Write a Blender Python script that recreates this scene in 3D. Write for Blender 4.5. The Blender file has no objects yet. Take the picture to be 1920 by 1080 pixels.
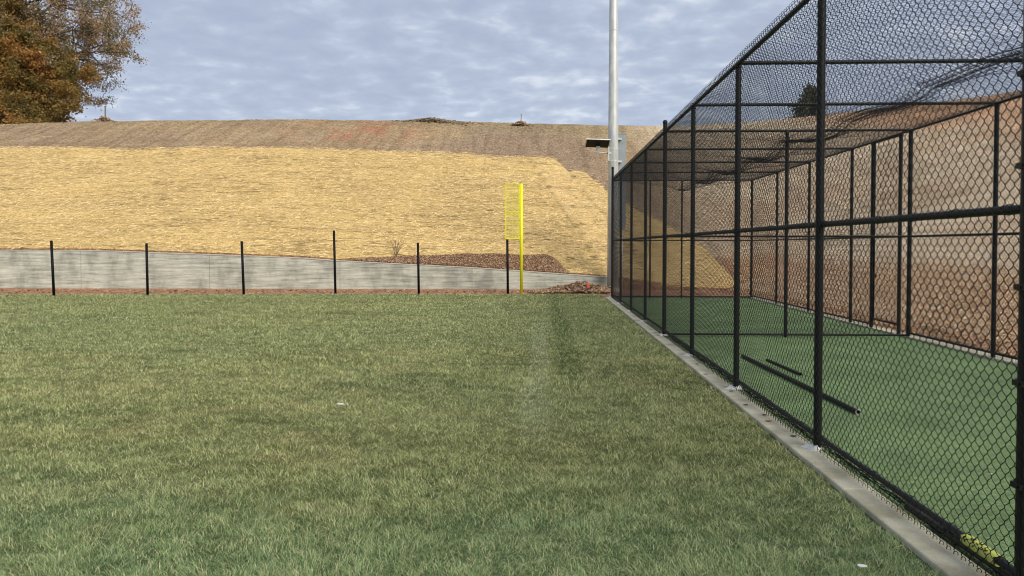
import bpy, math
import numpy as np
from mathutils import Matrix, Vector
C = bpy.context.scene.collection
rng = np.random.default_rng(7)

# ------------------------------------------------------------------ camera
f = 1440.0; yaw = math.atan(57/f); pit = math.atan(36.4/f); EYE = 1.6
Fv = Vector((-math.sin(yaw)*math.cos(pit), math.cos(yaw)*math.cos(pit), -math.sin(pit)))
Rv = Vector((math.cos(yaw), math.sin(yaw), 0)); Uv = Rv.cross(Fv)
cam = bpy.data.cameras.new('camera'); co = bpy.data.objects.new('camera', cam); C.objects.link(co)
M = Matrix((Rv, Uv, -Fv)).transposed().to_4x4(); M.translation = Vector((0, 0, EYE))
co.matrix_world = M
cam.sensor_width = 36; cam.lens = 27; cam.shift_y = -42.5/1920
cam.clip_start = 0.05; cam.clip_end = 3000
bpy.context.scene.camera = co
sc = bpy.context.scene
sc.view_settings.view_transform = 'Standard'; sc.view_settings.look = 'None'
sc.view_settings.exposure = 0.0; sc.view_settings.gamma = 1.0
sc.render.engine = 'CYCLES'
sc.cycles.filter_width = 1.1; sc.cycles.max_bounces = 5; sc.cycles.transparent_max_bounces = 8

# ------------------------------------------------------------------ sky and sun
SUN_EL = math.radians(37); SUN_AZ = math.radians(143)      # clockwise from +Y: behind the camera's right shoulder
w = bpy.data.worlds.new('World'); sc.world = w; w.use_nodes = True
nt = w.node_tree; nt.nodes.clear(); N = nt.nodes.new; L = nt.links.new
out = N('ShaderNodeOutputWorld'); bg = N('ShaderNodeBackground'); bg.inputs[1].default_value = 0.1
sky = N('ShaderNodeTexSky'); sky.sky_type = 'NISHITA'; sky.sun_disc = False
sky.sun_elevation = SUN_EL; sky.sun_rotation = SUN_AZ
tc = N('ShaderNodeTexCoord'); sep = N('ShaderNodeSeparateXYZ'); L(tc.outputs['Generated'], sep.inputs[0])
def wm(op, a, b=None):
    n = N('ShaderNodeMath'); n.operation = op
    for i, v in enumerate((a, b)):
        if v is None: continue
        if isinstance(v, (int, float)): n.inputs[i].default_value = v
        else: L(v, n.inputs[i])
    return n.outputs[0]
zz = wm('ADD', wm('MAXIMUM', sep.outputs[2], 0.0), 0.16)
cx = wm('DIVIDE', sep.outputs[0], zz); cy = wm('DIVIDE', sep.outputs[1], zz)
cmb = N('ShaderNodeCombineXYZ'); L(cx, cmb.inputs[0]); L(cy, cmb.inputs[1])
def wnoise(scale, det, off, rough=0.55, dist=0.0):
    mp = N('ShaderNodeMapping'); mp.inputs['Location'].default_value = off; L(cmb.outputs[0], mp.inputs[0])
    n = N('ShaderNodeTexNoise'); n.inputs['Scale'].default_value = scale; n.inputs['Detail'].default_value = det
    n.inputs['Roughness'].default_value = rough; n.inputs['Distortion'].default_value = dist
    L(mp.outputs[0], n.inputs['Vector']); return n.outputs[0]
big = wnoise(1.1, 4, (3, 1, 0)); fine = wnoise(8.5, 6, (9, 4, 2), 0.5, 0.15)
rp = N('ShaderNodeValToRGB'); L(wm('ADD', wm('MULTIPLY', big, 0.35), wm('MULTIPLY', fine, 0.65)), rp.inputs[0])
els = rp.color_ramp.elements
els[0].position = 0.36; els[0].color = (4.4, 5.05, 6.5, 1)
els[1].position = 0.68; els[1].color = (7.8, 8.3, 9.2, 1)
e = els.new(0.48); e.color = (4.85, 5.5, 6.9, 1)
e = els.new(0.56); e.color = (5.5, 6.2, 7.6, 1)
mx = N('ShaderNodeMix'); mx.data_type = 'RGBA'; mx.inputs[0].default_value = 0.88
L(sky.outputs[0], mx.inputs[6]); L(rp.outputs[0], mx.inputs[7])
L(mx.outputs[2], bg.inputs[0]); L(bg.outputs[0], out.inputs[0])

sl = bpy.data.lights.new('sun', 'SUN'); sl.energy = 3.6; sl.angle = math.radians(32); sl.color = (1, .93, .82)
so = bpy.data.objects.new('sun', sl); C.objects.link(so)
sd = Vector((math.sin(SUN_AZ)*math.cos(SUN_EL), math.cos(SUN_AZ)*math.cos(SUN_EL), math.sin(SUN_EL)))
so.rotation_euler = sd.to_track_quat('Z', 'Y').to_euler(); so.location = (20, -20, 30)

# ------------------------------------------------------------------ helpers
def tag(o, label=None, cat=None, group=None, kind=None):
    if label: o['label'] = label
    if cat: o['category'] = cat
    if group: o['group'] = group
    if kind: o['kind'] = kind
    return o
def empty(name, loc=(0, 0, 0)):
    o = bpy.data.objects.new(name, None); o.location = loc; o.empty_display_size = .2; C.objects.link(o); return o
def link(name, me, mat=None, parent=None, loc=None):
    o = bpy.data.objects.new(name, me); C.objects.link(o)
    if mat and not me.materials: me.materials.append(mat)
    if parent: o.parent = parent
    if loc: o.location = loc
    return o
class MB:
    """collects vertices and faces of one mesh"""
    def __init__(s): s.v = []; s.f = []; s.n = 0
    def add(s, v, fc):
        v = np.asarray(v, float); s.v.append(v)
        for q in fc: s.f.append(tuple(int(i)+s.n for i in q))
        s.n += len(v)
    def box(s, a, b):
        (x0, y0, z0), (x1, y1, z1) = a, b
        s.add([(x0,y0,z0),(x1,y0,z0),(x1,y1,z0),(x0,y1,z0),(x0,y0,z1),(x1,y0,z1),(x1,y1,z1),(x0,y1,z1)],
              [(0,3,2,1),(4,5,6,7),(0,1,5,4),(1,2,6,5),(2,3,7,6),(3,0,4,7)])
    def tube(s, pts, r, n=8, caps=True):
        pts = np.asarray(pts, float); m = len(pts)
        r = np.broadcast_to(np.asarray(r, float), (m,))
        t = np.gradient(pts, axis=0); t /= np.linalg.norm(t, axis=1)[:, None]+1e-12
        up = np.array([0, 0, 1.]) if abs(t[0][2]) < .9 else np.array([1., 0, 0])
        a = np.cross(t, up); a /= np.linalg.norm(a, axis=1)[:, None]+1e-12
        b = np.cross(t, a)
        th = np.arange(n)*2*math.pi/n
        v = pts[:, None]+r[:, None, None]*(a[:, None]*np.cos(th)[None, :, None]+b[:, None]*np.sin(th)[None, :, None])
        fc = []
        for i in range(m-1):
            for j in range(n):
                k = (j+1) % n; fc.append((i*n+j, i*n+k, (i+1)*n+k, (i+1)*n+j))
        if caps: fc.append(tuple(range(n))[::-1]); fc.append(tuple((m-1)*n+j for j in range(n)))
        s.add(v.reshape(-1, 3), fc)
    def dome(s, c, r, h, n=12):
        rings = [(1, 0), (.95, .35), (.75, .7), (.4, .93)]
        v = []; fc = []
        for rr, hh in rings:
            for j in range(n):
                t = 2*math.pi*j/n; v.append((c[0]+r*rr*math.cos(t), c[1]+r*rr*math.sin(t), c[2]+h*hh))
        v.append((c[0], c[1], c[2]+h))
        for i in range(len(rings)-1):
            for j in range(n):
                k = (j+1) % n; fc.append((i*n+j, i*n+k, (i+1)*n+k, (i+1)*n+j))
        b = (len(rings)-1)*n
        for j in range(n): fc.append((b+j, b+(j+1) % n, len(v)-1))
        s.add(v, fc)
    def mesh(s, name, smooth=False):
        me = bpy.data.meshes.new(name); me.from_pydata(np.concatenate(s.v).tolist(), [], s.f); me.update()
        if smooth: me.shade_smooth()
        return me
    def build(s, name, mat, parent=None, smooth=False, loc=None):
        return link(name, s.mesh(name, smooth), mat, parent, loc)
def quick_mesh(name, V, F, k, smooth=False, col=None):
    """V (n,3) and F (m,k) arrays -> mesh, all faces with k corners"""
    me = bpy.data.meshes.new(name)
    V = np.ascontiguousarray(V, np.float32); F = np.ascontiguousarray(F, np.int32)
    me.vertices.add(len(V)); me.vertices.foreach_set('co', V.ravel())
    me.loops.add(F.size); me.loops.foreach_set('vertex_index', F.ravel())
    me.polygons.add(len(F)); me.polygons.foreach_set('loop_start', np.arange(0, F.size, k, dtype=np.int32))
    me.update(calc_edges=True)
    if smooth: me.shade_smooth()
    if col is not None:
        at = me.attributes.new('tone', 'FLOAT_COLOR', 'POINT')
        c4 = np.ones((len(V), 4), np.float32); c4[:, :3] = col; at.data.foreach_set('color', c4.ravel())
    return me
def h2(ix, iy, s):
    n = (ix*374761393+iy*668265263+s*1442695041) & 0xffffffff
    n = ((n ^ (n >> 13))*1274126177) & 0xffffffff
    return ((n ^ (n >> 16)) & 0xffffff)/16777215.0
def vn(x, y, s=0):
    x = np.asarray(x, float); y = np.asarray(y, float)
    ix = np.floor(x).astype(np.int64); iy = np.floor(y).astype(np.int64); fx = x-ix; fy = y-iy
    fx = fx*fx*(3-2*fx); fy = fy*fy*(3-2*fy)
    return (h2(ix, iy, s)*(1-fx)+h2(ix+1, iy, s)*fx)*(1-fy)+(h2(ix, iy+1, s)*(1-fx)+h2(ix+1, iy+1, s)*fx)*fy
def fbm(x, y, s=0, o=4):
    t = 0; a = .5; n = 0
    for i in range(o): t = t+a*vn(x*2**i, y*2**i, s+i); n += a; a *= .55
    return t/n
def sstep(a, b, x): t = np.clip((x-a)/(b-a), 0, 1); return t*t*(3-2*t)

# ------------------------------------------------------------------ materials
class Mat:
    def __init__(s, name, color=(.5,.5,.5), rough=.8, metal=0.0, spec=.3):
        s.m = bpy.data.materials.new(name); s.m.use_nodes = True; s.nt = s.m.node_tree
        s.b = s.nt.nodes['Principled BSDF']; s.b.inputs['Base Color'].default_value = (*color, 1)
        s.b.inputs['Roughness'].default_value = rough; s.b.inputs['Metallic'].default_value = metal
        s.b.inputs['Specular IOR Level'].default_value = spec
        s.tc = None
    def n(s, t): return s.nt.nodes.new(t)
    def l(s, a, b): s.nt.links.new(a, b)
    def coord(s, scale=(1,1,1), rot=(0,0,0)):
        if not s.tc: s.tc = s.n('ShaderNodeTexCoord')
        mp = s.n('ShaderNodeMapping'); mp.inputs['Scale'].default_value = scale; mp.inputs['Rotation'].default_value = rot
        s.l(s.tc.outputs['Object'], mp.inputs[0]); return mp.outputs[0]
    def noise(s, scale, det=4, sc=(1,1,1), rough=.6, rot=(0,0,0)):
        t = s.n('ShaderNodeTexNoise'); t.inputs['Scale'].default_value = scale; t.inputs['Detail'].default_value = det
        t.inputs['Roughness'].default_value = rough; s.l(s.coord(sc, rot), t.inputs['Vector']); return t.outputs[0]
    def ramp(s, fac, stops):
        r = s.n('ShaderNodeValToRGB'); el = r.color_ramp.elements
        while len(el) < len(stops): el.new(.5)
        for e_, (p, c) in zip(el, stops): e_.position = p; e_.color = (*c, 1) if len(c) == 3 else c
        s.l(fac, r.inputs[0]); return r.outputs[0]
    def mix(s, a, b, fac, mode='MIX'):
        m = s.n('ShaderNodeMix'); m.data_type = 'RGBA'; m.blend_type = mode
        for v, i in ((fac, 0), (a, 6), (b, 7)):
            if isinstance(v, (int, float)): m.inputs[i].default_value = v
            elif isinstance(v, tuple): m.inputs[i].default_value = (*v, 1)
            else: s.l(v, m.inputs[i])
        return m.outputs[2]
    def attr(s, name='tone'):
        a = s.n('ShaderNodeAttribute'); a.attribute_name = name; return a.outputs['Color']
    def color(s, o): s.l(o, s.b.inputs['Base Color']); return s
    def bump(s, h, st=.4, dist=.02):
        b = s.n('ShaderNodeBump'); b.inputs['Strength'].default_value = st; b.inputs['Distance'].default_value = dist
        s.l(h, b.inputs['Height']); s.l(b.outputs[0], s.b.inputs['Normal']); return s
g1 = lambda v: (v, v, v)
vinyl = Mat('black_vinyl', (.005,.006,.006), .5, 0, .3)
wire = Mat('black_coated_wire', (.004,.005,.006), .5, 0, .3)
netm = Mat('black_nylon_twine', (.012,.012,.013), .8, 0, .2)
black = Mat('black_paint', (.005,.005,.006), .6, 0, .15)
yellow = Mat('yellow_paint', (.86,.80,.015), .45, 0, .4); yellow.color(yellow.ramp(yellow.noise(6, 3), [(.3, (.80,.74,.012)), (.7, (.90,.85,.02))]))
galv = Mat('galvanised_steel', (.5,.52,.51), .4, .3, .5)
galv.color(galv.mix(galv.ramp(galv.noise(9, 5, (1,1,.25)), [(.3, (.50,.53,.52)), (.7, (.74,.75,.71))]), galv.ramp(galv.noise(45, 2), [(.4, g1(.85)), (.6, g1(1))]), .6, 'MULTIPLY'))
cabm = Mat('grey_cabinet_paint', (.27,.31,.32), .5, .2, .4); cabm.color(cabm.ramp(cabm.noise(3, 4), [(.3, (.24,.28,.29)), (.7, (.31,.35,.36))]))
whitem = Mat('white_tape', (.5,.5,.48), .7); tagm = Mat('yellow_wrap', (.50,.53,.12), .75)

conc = Mat('board_formed_concrete', (.4,.4,.36), .9, 0, .2)
c1 = conc.ramp(conc.noise(1.5, 7, (.45, 1, 8.0), .7), [(.36, (.27,.275,.225)), (.5, (.45,.45,.375)), (.64, (.60,.59,.49))])
c2 = conc.ramp(conc.noise(1.6, 7, (1,1,.6)), [(.38, g1(.74)), (.5, g1(1.0)), (.62, g1(1.12))])
c3 = conc.ramp(conc.noise(3.0, 6, (1.2,1,16)), [(.38, g1(.80)), (.47, g1(1.0))])
conc.color(conc.mix(conc.mix(c1, c2, 1.0, 'MULTIPLY'), c3, .8, 'MULTIPLY')).bump(conc.noise(4, 6, (.5,1,7)), .4, .01)
kerbm = Mat('kerb_concrete', (.42,.42,.36), .9, 0, .2)
k1 = kerbm.ramp(kerbm.noise(2.5, 6), [(.36, (.36,.335,.235)), (.5, (.49,.46,.335)), (.64, (.59,.56,.42))])
k2 = kerbm.ramp(kerbm.noise(60, 3), [(.3, g1(.8)), (.6, g1(1.0))])
kerbm.color(kerbm.mix(k1, k2, .8, 'MULTIPLY')).bump(kerbm.noise(70, 4), .3, .004)

soil = Mat('soil', (.3,.2,.12), .95, 0, .1)
s1 = soil.ramp(soil.noise(9, 8, (1,1,1), .75), [(.36, g1(.42)), (.47, g1(.9)), (.56, g1(1.12)), (.66, g1(1.75))])
s2 = soil.ramp(soil.noise(.9, 5, (.5,1.2,1)), [(.3, (.86,.82,.80)), (.7, (1.12,1.14,1.14))])
s3 = soil.ramp(soil.noise(15, 3, (1,2,1), .7), [(.34, g1(.35)), (.43, g1(1.0)), (.58, g1(1.05)), (.68, g1(1.7))])
s4 = soil.ramp(soil.noise(1.5, 5, (1.3,.10,.10), .65), [(.40, g1(.80)), (.5, g1(1.0)), (.62, g1(1.10))])
soil.color(soil.mix(soil.mix(soil.mix(soil.mix(soil.attr(), s1, 1.0, 'MULTIPLY'), s2, 1.0, 'MULTIPLY'), s3, 1.0, 'MULTIPLY'), s4, 1.0, 'MULTIPLY')).bump(soil.noise(11, 8, (1,1.5,1), .7), .9, .09)

straw = Mat('straw_blanket', (.6,.42,.16), .95, 0, .15)
a1 = straw.ramp(straw.noise(13, 7, (.8,1.9,1), .75), [(.36, (.33,.22,.08)), (.46, (.62,.43,.17)), (.54, (.75,.535,.22)), (.64, (.97,.76,.38))])
a2 = straw.ramp(straw.noise(3.6, 7, (.16,2.6,1), .7), [(.385, g1(.40)), (.435, g1(.97)), (.65, g1(1.05))])
a3 = straw.ramp(straw.noise(.28, 4), [(.35, (.92,.90,.88)), (.65, (1.06,1.05,1.0))])
a4 = straw.ramp(straw.noise(21, 3, (.8,1.8,1), .7), [(.36, g1(.45)), (.44, g1(1.0)), (.60, g1(1.0)), (.70, g1(1.4))])
straw.color(straw.mix(straw.mix(straw.mix(straw.mix(a1, a2, 1.0, 'MULTIPLY'), a3, 1.0, 'MULTIPLY'), a4, 1.0, 'MULTIPLY'), straw.attr(), 1.0, 'MULTIPLY')).bump(straw.noise(9, 8, (.7,2.5,1), .75), .8, .07)

lawnm = Mat('lawn_thatch', (.1,.11,.05), .9, 0, .1)
lawnm.color(lawnm.mix(lawnm.attr(), lawnm.ramp(lawnm.noise(30, 6, (1,1,1), .8), [(.28, g1(.28)), (.5, g1(.8)), (.72, g1(1.45))]), 1.0, 'MULTIPLY')).bump(lawnm.noise(26, 6, (1,1,1), .75), .8, .03)
blade = Mat('grass_blades', (.2,.25,.08), .6, 0, .25)
def translucent(mt, colsock, fac):
    tr = mt.n('ShaderNodeBsdfTranslucent'); mt.l(colsock, tr.inputs[0]); ms = mt.n('ShaderNodeMixShader'); ms.inputs[0].default_value = fac
    mt.l(mt.b.outputs[0], ms.inputs[1]); mt.l(tr.outputs[0], ms.inputs[2]); o = [n for n in mt.nt.nodes if n.type == 'OUTPUT_MATERIAL'][0]; mt.l(ms.outputs[0], o.inputs[0])
ac = blade.attr(); blade.color(ac); translucent(blade, ac, .3)
leafm = Mat('autumn_leaves', (.2,.1,.03), .7, 0, .2); ac = leafm.attr(); leafm.color(ac); translucent(leafm, ac, .25)
bark = Mat('bark', (.07,.055,.045), .9); bark.color(bark.ramp(bark.noise(5, 5, (3,3,.6)), [(.3, (.035,.028,.022)), (.7, (.12,.10,.08))]))
turf = Mat('artificial_turf', (.07,.15,.06), .85, 0, .15)
t1 = turf.ramp(turf.noise(45, 5, (1,1,1), .8), [(.33, (.065,.13,.045)), (.5, (.17,.25,.108)), (.66, (.31,.43,.20))])
t2 = turf.ramp(turf.noise(1.2, 5), [(.36, g1(.78)), (.64, g1(1.12))])
turf.color(turf.mix(t1, t2, 1.0, 'MULTIPLY')).bump(turf.noise(90, 4), .7, .015)

# ------------------------------------------------------------------ terrain
WALL_X = [-60,-30,-16.8,-9,-7.4,-2.3,2.34,2.6,4.5,7]; WALL_Z = [1.47,1.45,1.42,1.15,1.03,.78,.45,.42,.2,.05]
XR = 6.75                                                    # toe of the bank beside the cage
def wall_h(x): return np.interp(x, WALL_X, WALL_Z)
def terrain(x, y):
    x = np.asarray(x, float); y = np.asarray(y, float)
    dx = np.maximum(0, x-XR); dy = np.maximum(0, y-28.15)
    d = np.hypot(dx, dy)
    crest = 9.93+.55*sstep(8, 24, x)-.55*sstep(-27, -42, x)*0-.35*sstep(-26, -36, -(-x))*0+.05*(vn(x/3.0, y/9.0, 5)-.5)
    crest = crest-.32*sstep(26, 36, -x)
    base = np.where(dy > 0, wall_h(x), 0)*sstep(0, .1, dy)
    q = base+.4*d+(vn(x/2.3, y/2.3, 11)-.5)*.16*sstep(.3, 3, d)
    k = .25; z = -k*np.log(np.exp(-q/k)+np.exp(-crest/k))
    z = z-.03*np.maximum(0, d-26)
    rough = .05*(vn(x/.9, y/.9, 3)-.5)*sstep(.2, 2, d)
    flat = -.03+.05*np.exp(-((y-28.1)/.7)**2)*(x < 2.6)
    return np.where(d > 0, z+rough, flat)
def axis(parts):
    a = [np.arange(s, e, st) for s, e, st in parts]; return np.concatenate(a)
gx = axis([(-320,-70,12), (-70,-34,1), (-34,6,.3), (6,8,.12), (8,28,.3), (28,60,1), (60,330,12)])
gy = np.concatenate([axis([(-60,20,5), (20,28,.5)]), [28.02, 28.14, 28.16, 28.22, 28.3], axis([(28.45,52,.3), (52,70,1), (70,400,12)])])
X, Y = np.meshgrid(gx, gy); Z = terrain(X, Y)
d_ = np.hypot(np.maximum(0, X-XR), np.maximum(0, Y-28.15))
n1 = fbm(X/3, Y/3, 21); n2 = fbm(X/1.1, Y/1.6, 31); n3 = fbm(X/6, Y/2.5, 41)
col = np.zeros(X.shape+(3,)); col[:] = (.41,.295,.17)      # dry matted netting on the upper slope
def lay(c, m): 
    global col
    col = col*(1-m[..., None])+np.array(c)*m[..., None]
lay((.40,.30,.20), sstep(.52, .66, n1)*.7)
lay((.35,.25,.165), sstep(.47, .60, n3)*.6)
dg = (X+5.4)-(49.6-Y)*.19                                     # edge of the darker strip near the crest
lay((.31,.225,.155), sstep(-.2, .2, dg+(n2-.5)*.6)*sstep(.2, -.2, (X-1.2)-(50-Y)*.33+(n2-.5)*.8)*.75)
lay((.36,.27,.165), sstep(-.2, .2, (X-1.2)-(50-Y)*.33+(n2-.5)*.8)*sstep(9, 6, X)*.6)
lay((.46,.19,.11), sstep(5.5, 0, np.abs(X+11+(n2-.5)*5))*sstep(43.5, 45.5, Y)*sstep(.36, .55, n2)*.9)
lay((.31,.255,.145), sstep(47.6, 48.4, Y+(n2-.5)*1.4)*sstep(8, 4, X)*.55)
rb = sstep(5, 9, X)                                           # the bank to the right: pale netting, raw soil near toe and crest
lay((.70,.57,.40), rb*.9)
lay((.46,.26,.15), rb*sstep(.45, .65, n1)*.35)
lay((.62,.34,.19), sstep(16, 21, X)*sstep(6.0, 8.5, Z+(n1-.5)*4)*.8)

toe = sstep(3.2, 2.0, d_+(n2-.5)*1.8)
lay((.54,.31,.165), toe*sstep(6.5, 7.2, X)*.85); lay((.30,.165,.095), toe*sstep(28, 28.2, Y)*sstep(7.6, 7, X))
lay((.42,.235,.14), (d_ <= 0)*1.0)
idx = np.arange(X.size).reshape(X.shape)
Fq = np.stack([idx[:-1,:-1], idx[:-1,1:], idx[1:,1:], idx[1:,:-1]], -1).reshape(-1, 4)
me = quick_mesh('hill_ground', np.stack([X,Y,Z], -1).reshape(-1,3), Fq, 4, True, col.reshape(-1,3))
tag(link('ground', me, soil.m), kind='structure')

# straw erosion blanket rolled out over the lower hill face
bx = np.arange(-62, 7.15, .22); S = 74
lo = np.interp(bx, [-70,-7.9,-7.3,-5.6,-3.4,.2,.62,.9,1.3,6,7.2], [.02,.02,.28,.62,1.15,1.55,1.3,.2,.05,.05,.05])
hi = np.interp(bx, [-70,-18,-10,-6.5,-2.0,.62,.72,1.34,1.45,2.15,2.9,3.2,6.5,7.2], [14.2,14.0,14.3,14.65,14.6,14.7,14.5,12.4,12.5,12.6,10.8,9.5,4.0,.4])
lo = lo+.18*(vn(bx/.5, bx*0, 8)-.5)*(lo > .1); hi = np.maximum(hi+.22*(vn(bx/.6, bx*0+5, 9)-.5), lo+.06)
tt = np.linspace(0, 1, S)[:, None]; BX = np.repeat(bx[None], S, 0); D = lo[None]+(hi-lo)[None]*tt
BX = BX+.1*(vn(BX*3, D*3, 4)-.5); BY = 28.15+D
BZ = terrain(BX, BY)+.045+.035*(vn(BX/.35, BY/.35, 6)-.5)
BZ[-1] -= .05; BZ[0] -= .03
tone = np.ones(BX.shape+(3,))
seam = (D*1.0+.35*np.sin(BX*.13)) % 2.35
strip = h2(np.floor((D+.35*np.sin(BX*.13))/2.35).astype(np.int64), np.floor(BX/15).astype(np.int64), 3)
tone *= (.94+.1*strip)[..., None]
tone *= (1-.16*np.exp(-((seam-.08)/.10)**2))[..., None]
uu_ = (BX+.9)-(43-BY)*.22; dr = sstep(-.05, .05, uu_)                     # strips laid down the slope near the corner
tone *= (1+dr[..., None]*np.array([.08,.09,.16])); tone *= (1-.42*np.exp(-(uu_/.07)**2)-.42*np.exp(-((uu_-1.75)/.07)**2))[..., None]
tone *= (1-.15*sstep(.55,.75, fbm(BX/2.4, BY/.55, 61)))[..., None]
idx = np.arange(BX.size).reshape(BX.shape)
Fq = np.stack([idx[:-1,:-1], idx[:-1,1:], idx[1:,1:], idx[1:,:-1]], -1).reshape(-1, 4)
me = quick_mesh('straw_blanket', np.stack([BX,BY,BZ], -1).reshape(-1,3), Fq, 4, True, tone.reshape(-1,3))
tag(link('straw_ground_cover', me, straw.m), 'golden straw erosion blanket covering the lower face of the hill', 'ground cover', kind='stuff')

def stalks(name, x, y, ln, wd, colA, colB, seed, lift):
    r = np.random.default_rng(seed); n = len(x); z = terrain(x, y)+lift
    a = r.normal(0, .32 if name != 'blanket_gaps' else .06, n)+np.where((r.random(n) < .2) & (name != 'blanket_gaps'), 1.5, 0); L_ = ln*(.4+r.random(n)); W = wd*(.5+r.random(n)); t = r.normal(0, .25, n)
    c = np.stack([x, y, z], -1); d = np.stack([np.cos(a)*L_, np.sin(a)*L_, .4*np.sin(a)*L_+t*L_*.35], -1)*.5
    q = np.stack([-np.sin(a)*W, np.cos(a)*W*.5, .7*W+0*a], -1)*.5; up = np.array([0, 0, .012])
    V = np.stack([c-d-q, c-d+q, c+q*1.2+up, c-q*1.2+up, c+d+q*.6, c+d-q*.6], 1)
    b = np.arange(n)[:, None]*6; F = np.concatenate([b+np.array([0,3,2,1])[None], b+np.array([3,5,4,2])[None]])
    k = r.random((n,1))**1.3; cc = (np.array(colA)*(1-k)+np.array(colB)*k)
    return quick_mesh(name, V.reshape(-1,3), F, 4, False, np.repeat(cc, 6, 0))
r0 = np.random.default_rng(77)
n = 60000; x = r0.uniform(-40, 7, n); l_ = np.interp(x, bx, lo); h_ = np.interp(x, bx, hi); y = 28.2+l_+(h_-l_)*r0.random(n)
clod = Mat('soil_clods', (.2,.1,.06), .95, 0, .1); clod.color(clod.attr())
u_ = (x+.9)-(43-y)*.22; k = (np.abs(u_) > .13) & (np.abs(u_-1.75) > .13) & (r0.random(n) < np.where(u_ > 0, .6, 1)); x = x[k]; y = y[k]
tag(link('loose_straw', stalks('loose_straw', x, y, .20, .013, (.38,.26,.10), (1.0,.77,.40), 1, .068), clod.m), 'loose golden straw strands lying over the erosion blanket', 'straw', kind='stuff')
n = 9000; x = r0.uniform(-42, 4, n); l_ = np.interp(x, bx, lo); h_ = np.interp(x, bx, hi); y = 28.3+l_+(h_-l_-.1)*r0.random(n); k = fbm(x/3.0, y/.8, 45, 3)+.14*r0.random(n) > .60
me = stalks('blanket_gaps', x[k], y[k], .42, .012, (.13,.09,.04), (.33,.24,.11), 9, .072)
tag(link('blanket_gaps', me, clod.m), 'thin dark gaps and folds running across the straw blanket', 'ground cover', kind='stuff')
n = 70000; x = r0.uniform(-42, 32, n); y = r0.uniform(28.6, 51, n); k = (y-28.15 > np.interp(x, bx, hi, right=0)-.1) & (np.hypot(np.maximum(0, x-XR), np.maximum(0, y-28.15)) > .8)
tag(link('dry_stalks', stalks('dry_stalks', x[k], y[k], .13, .02, (.17,.12,.07), (.53,.395,.23), 2, .02), clod.m), 'dry brown stalks matted over the upper slope of the hill', 'dead stalks', kind='stuff')
n = 70000; y = 29-27*r0.random(n)**.8; x = XR+.3+14*r0.random(n)**1.2
tag(link('bank_stalks', stalks('bank_stalks', x, y, .08, .009, (.34,.25,.16), (.86,.72,.52), 3, .01), clod.m), 'pale dry stalks matted over the bank to the right of the cage', 'dead stalks', kind='stuff')

# ------------------------------------------------------------------ lawn and turf
def lawn_col(x, y):
    n = fbm(x/1.7, y/1.2, 71); m = fbm(x/.5, y/.35, 81, 3); b = fbm(x/5, y/2.6, 91, 3)
    c = np.zeros(np.shape(x)+(3,)); c[:] = (.25,.268,.105)
    def L_(cc, k):
        nonlocal c
        c = c*(1-k[..., None])+np.array(cc)*k[..., None]
    L_((.18,.20,.07), sstep(.45, .68, n)*.85)
    L_((.30,.285,.125), sstep(.50, .70, m)*.6)
    L_((.215,.245,.10), sstep(.42, .62, b)*.7)
    L_((.10,.135,.045), sstep(.58, .72, fbm(x/.8, y/.22, 101, 3))*.55)
    L_((.36,.39,.24), sstep(.17, .09, np.abs(x+.06+.02*np.sin(y)))*sstep(5.5, 8, y)*sstep(19, 13, y)*(.15+.4*m))    # worn old paint line
    L_((.10,.14,.04), sstep(.22, .12, np.abs(x-.36))*sstep(8, 10, y)*.7)                                   # wheel mark beside it
    L_((.10,.13,.045), sstep(.10, .04, np.abs(y-10.35-.1*np.sin(x*2)))*sstep(-1.9, -1.5, x)*sstep(.1, -.1, x)*.8)
    L_((.12,.20,.09), sstep(6.2, 4.0, y+(n-.5)*2.6)*.7)  # dark green vignette fade put into the grass colour towards the camera
    return c
lx = np.concatenate([np.arange(-70,-8,.8), np.arange(-8,1.9,.12), [1.935]]); ly = np.concatenate([np.arange(-20,2,1), np.arange(2,25.3,.15), [25.35]])
X, Y = np.meshgrid(lx, ly)
Ye = Y+.12*(vn(X/.4, X*0, 2)-.5)*(Y > 25.2)-.055*np.maximum(0, -X-5)*np.clip((Y-20)/5.3, 0, 1)
Z = .012*(vn(X/1.3, Y/1.3, 13)-.5)+.002
idx = np.arange(X.size).reshape(X.shape); Fq = np.stack([idx[:-1,:-1], idx[:-1,1:], idx[1:,1:], idx[1:,:-1]], -1).reshape(-1, 4)
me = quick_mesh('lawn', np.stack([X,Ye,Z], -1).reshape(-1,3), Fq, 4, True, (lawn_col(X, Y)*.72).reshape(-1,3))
tag(link('lawn', me, lawnm.m), kind='structure')
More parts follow.
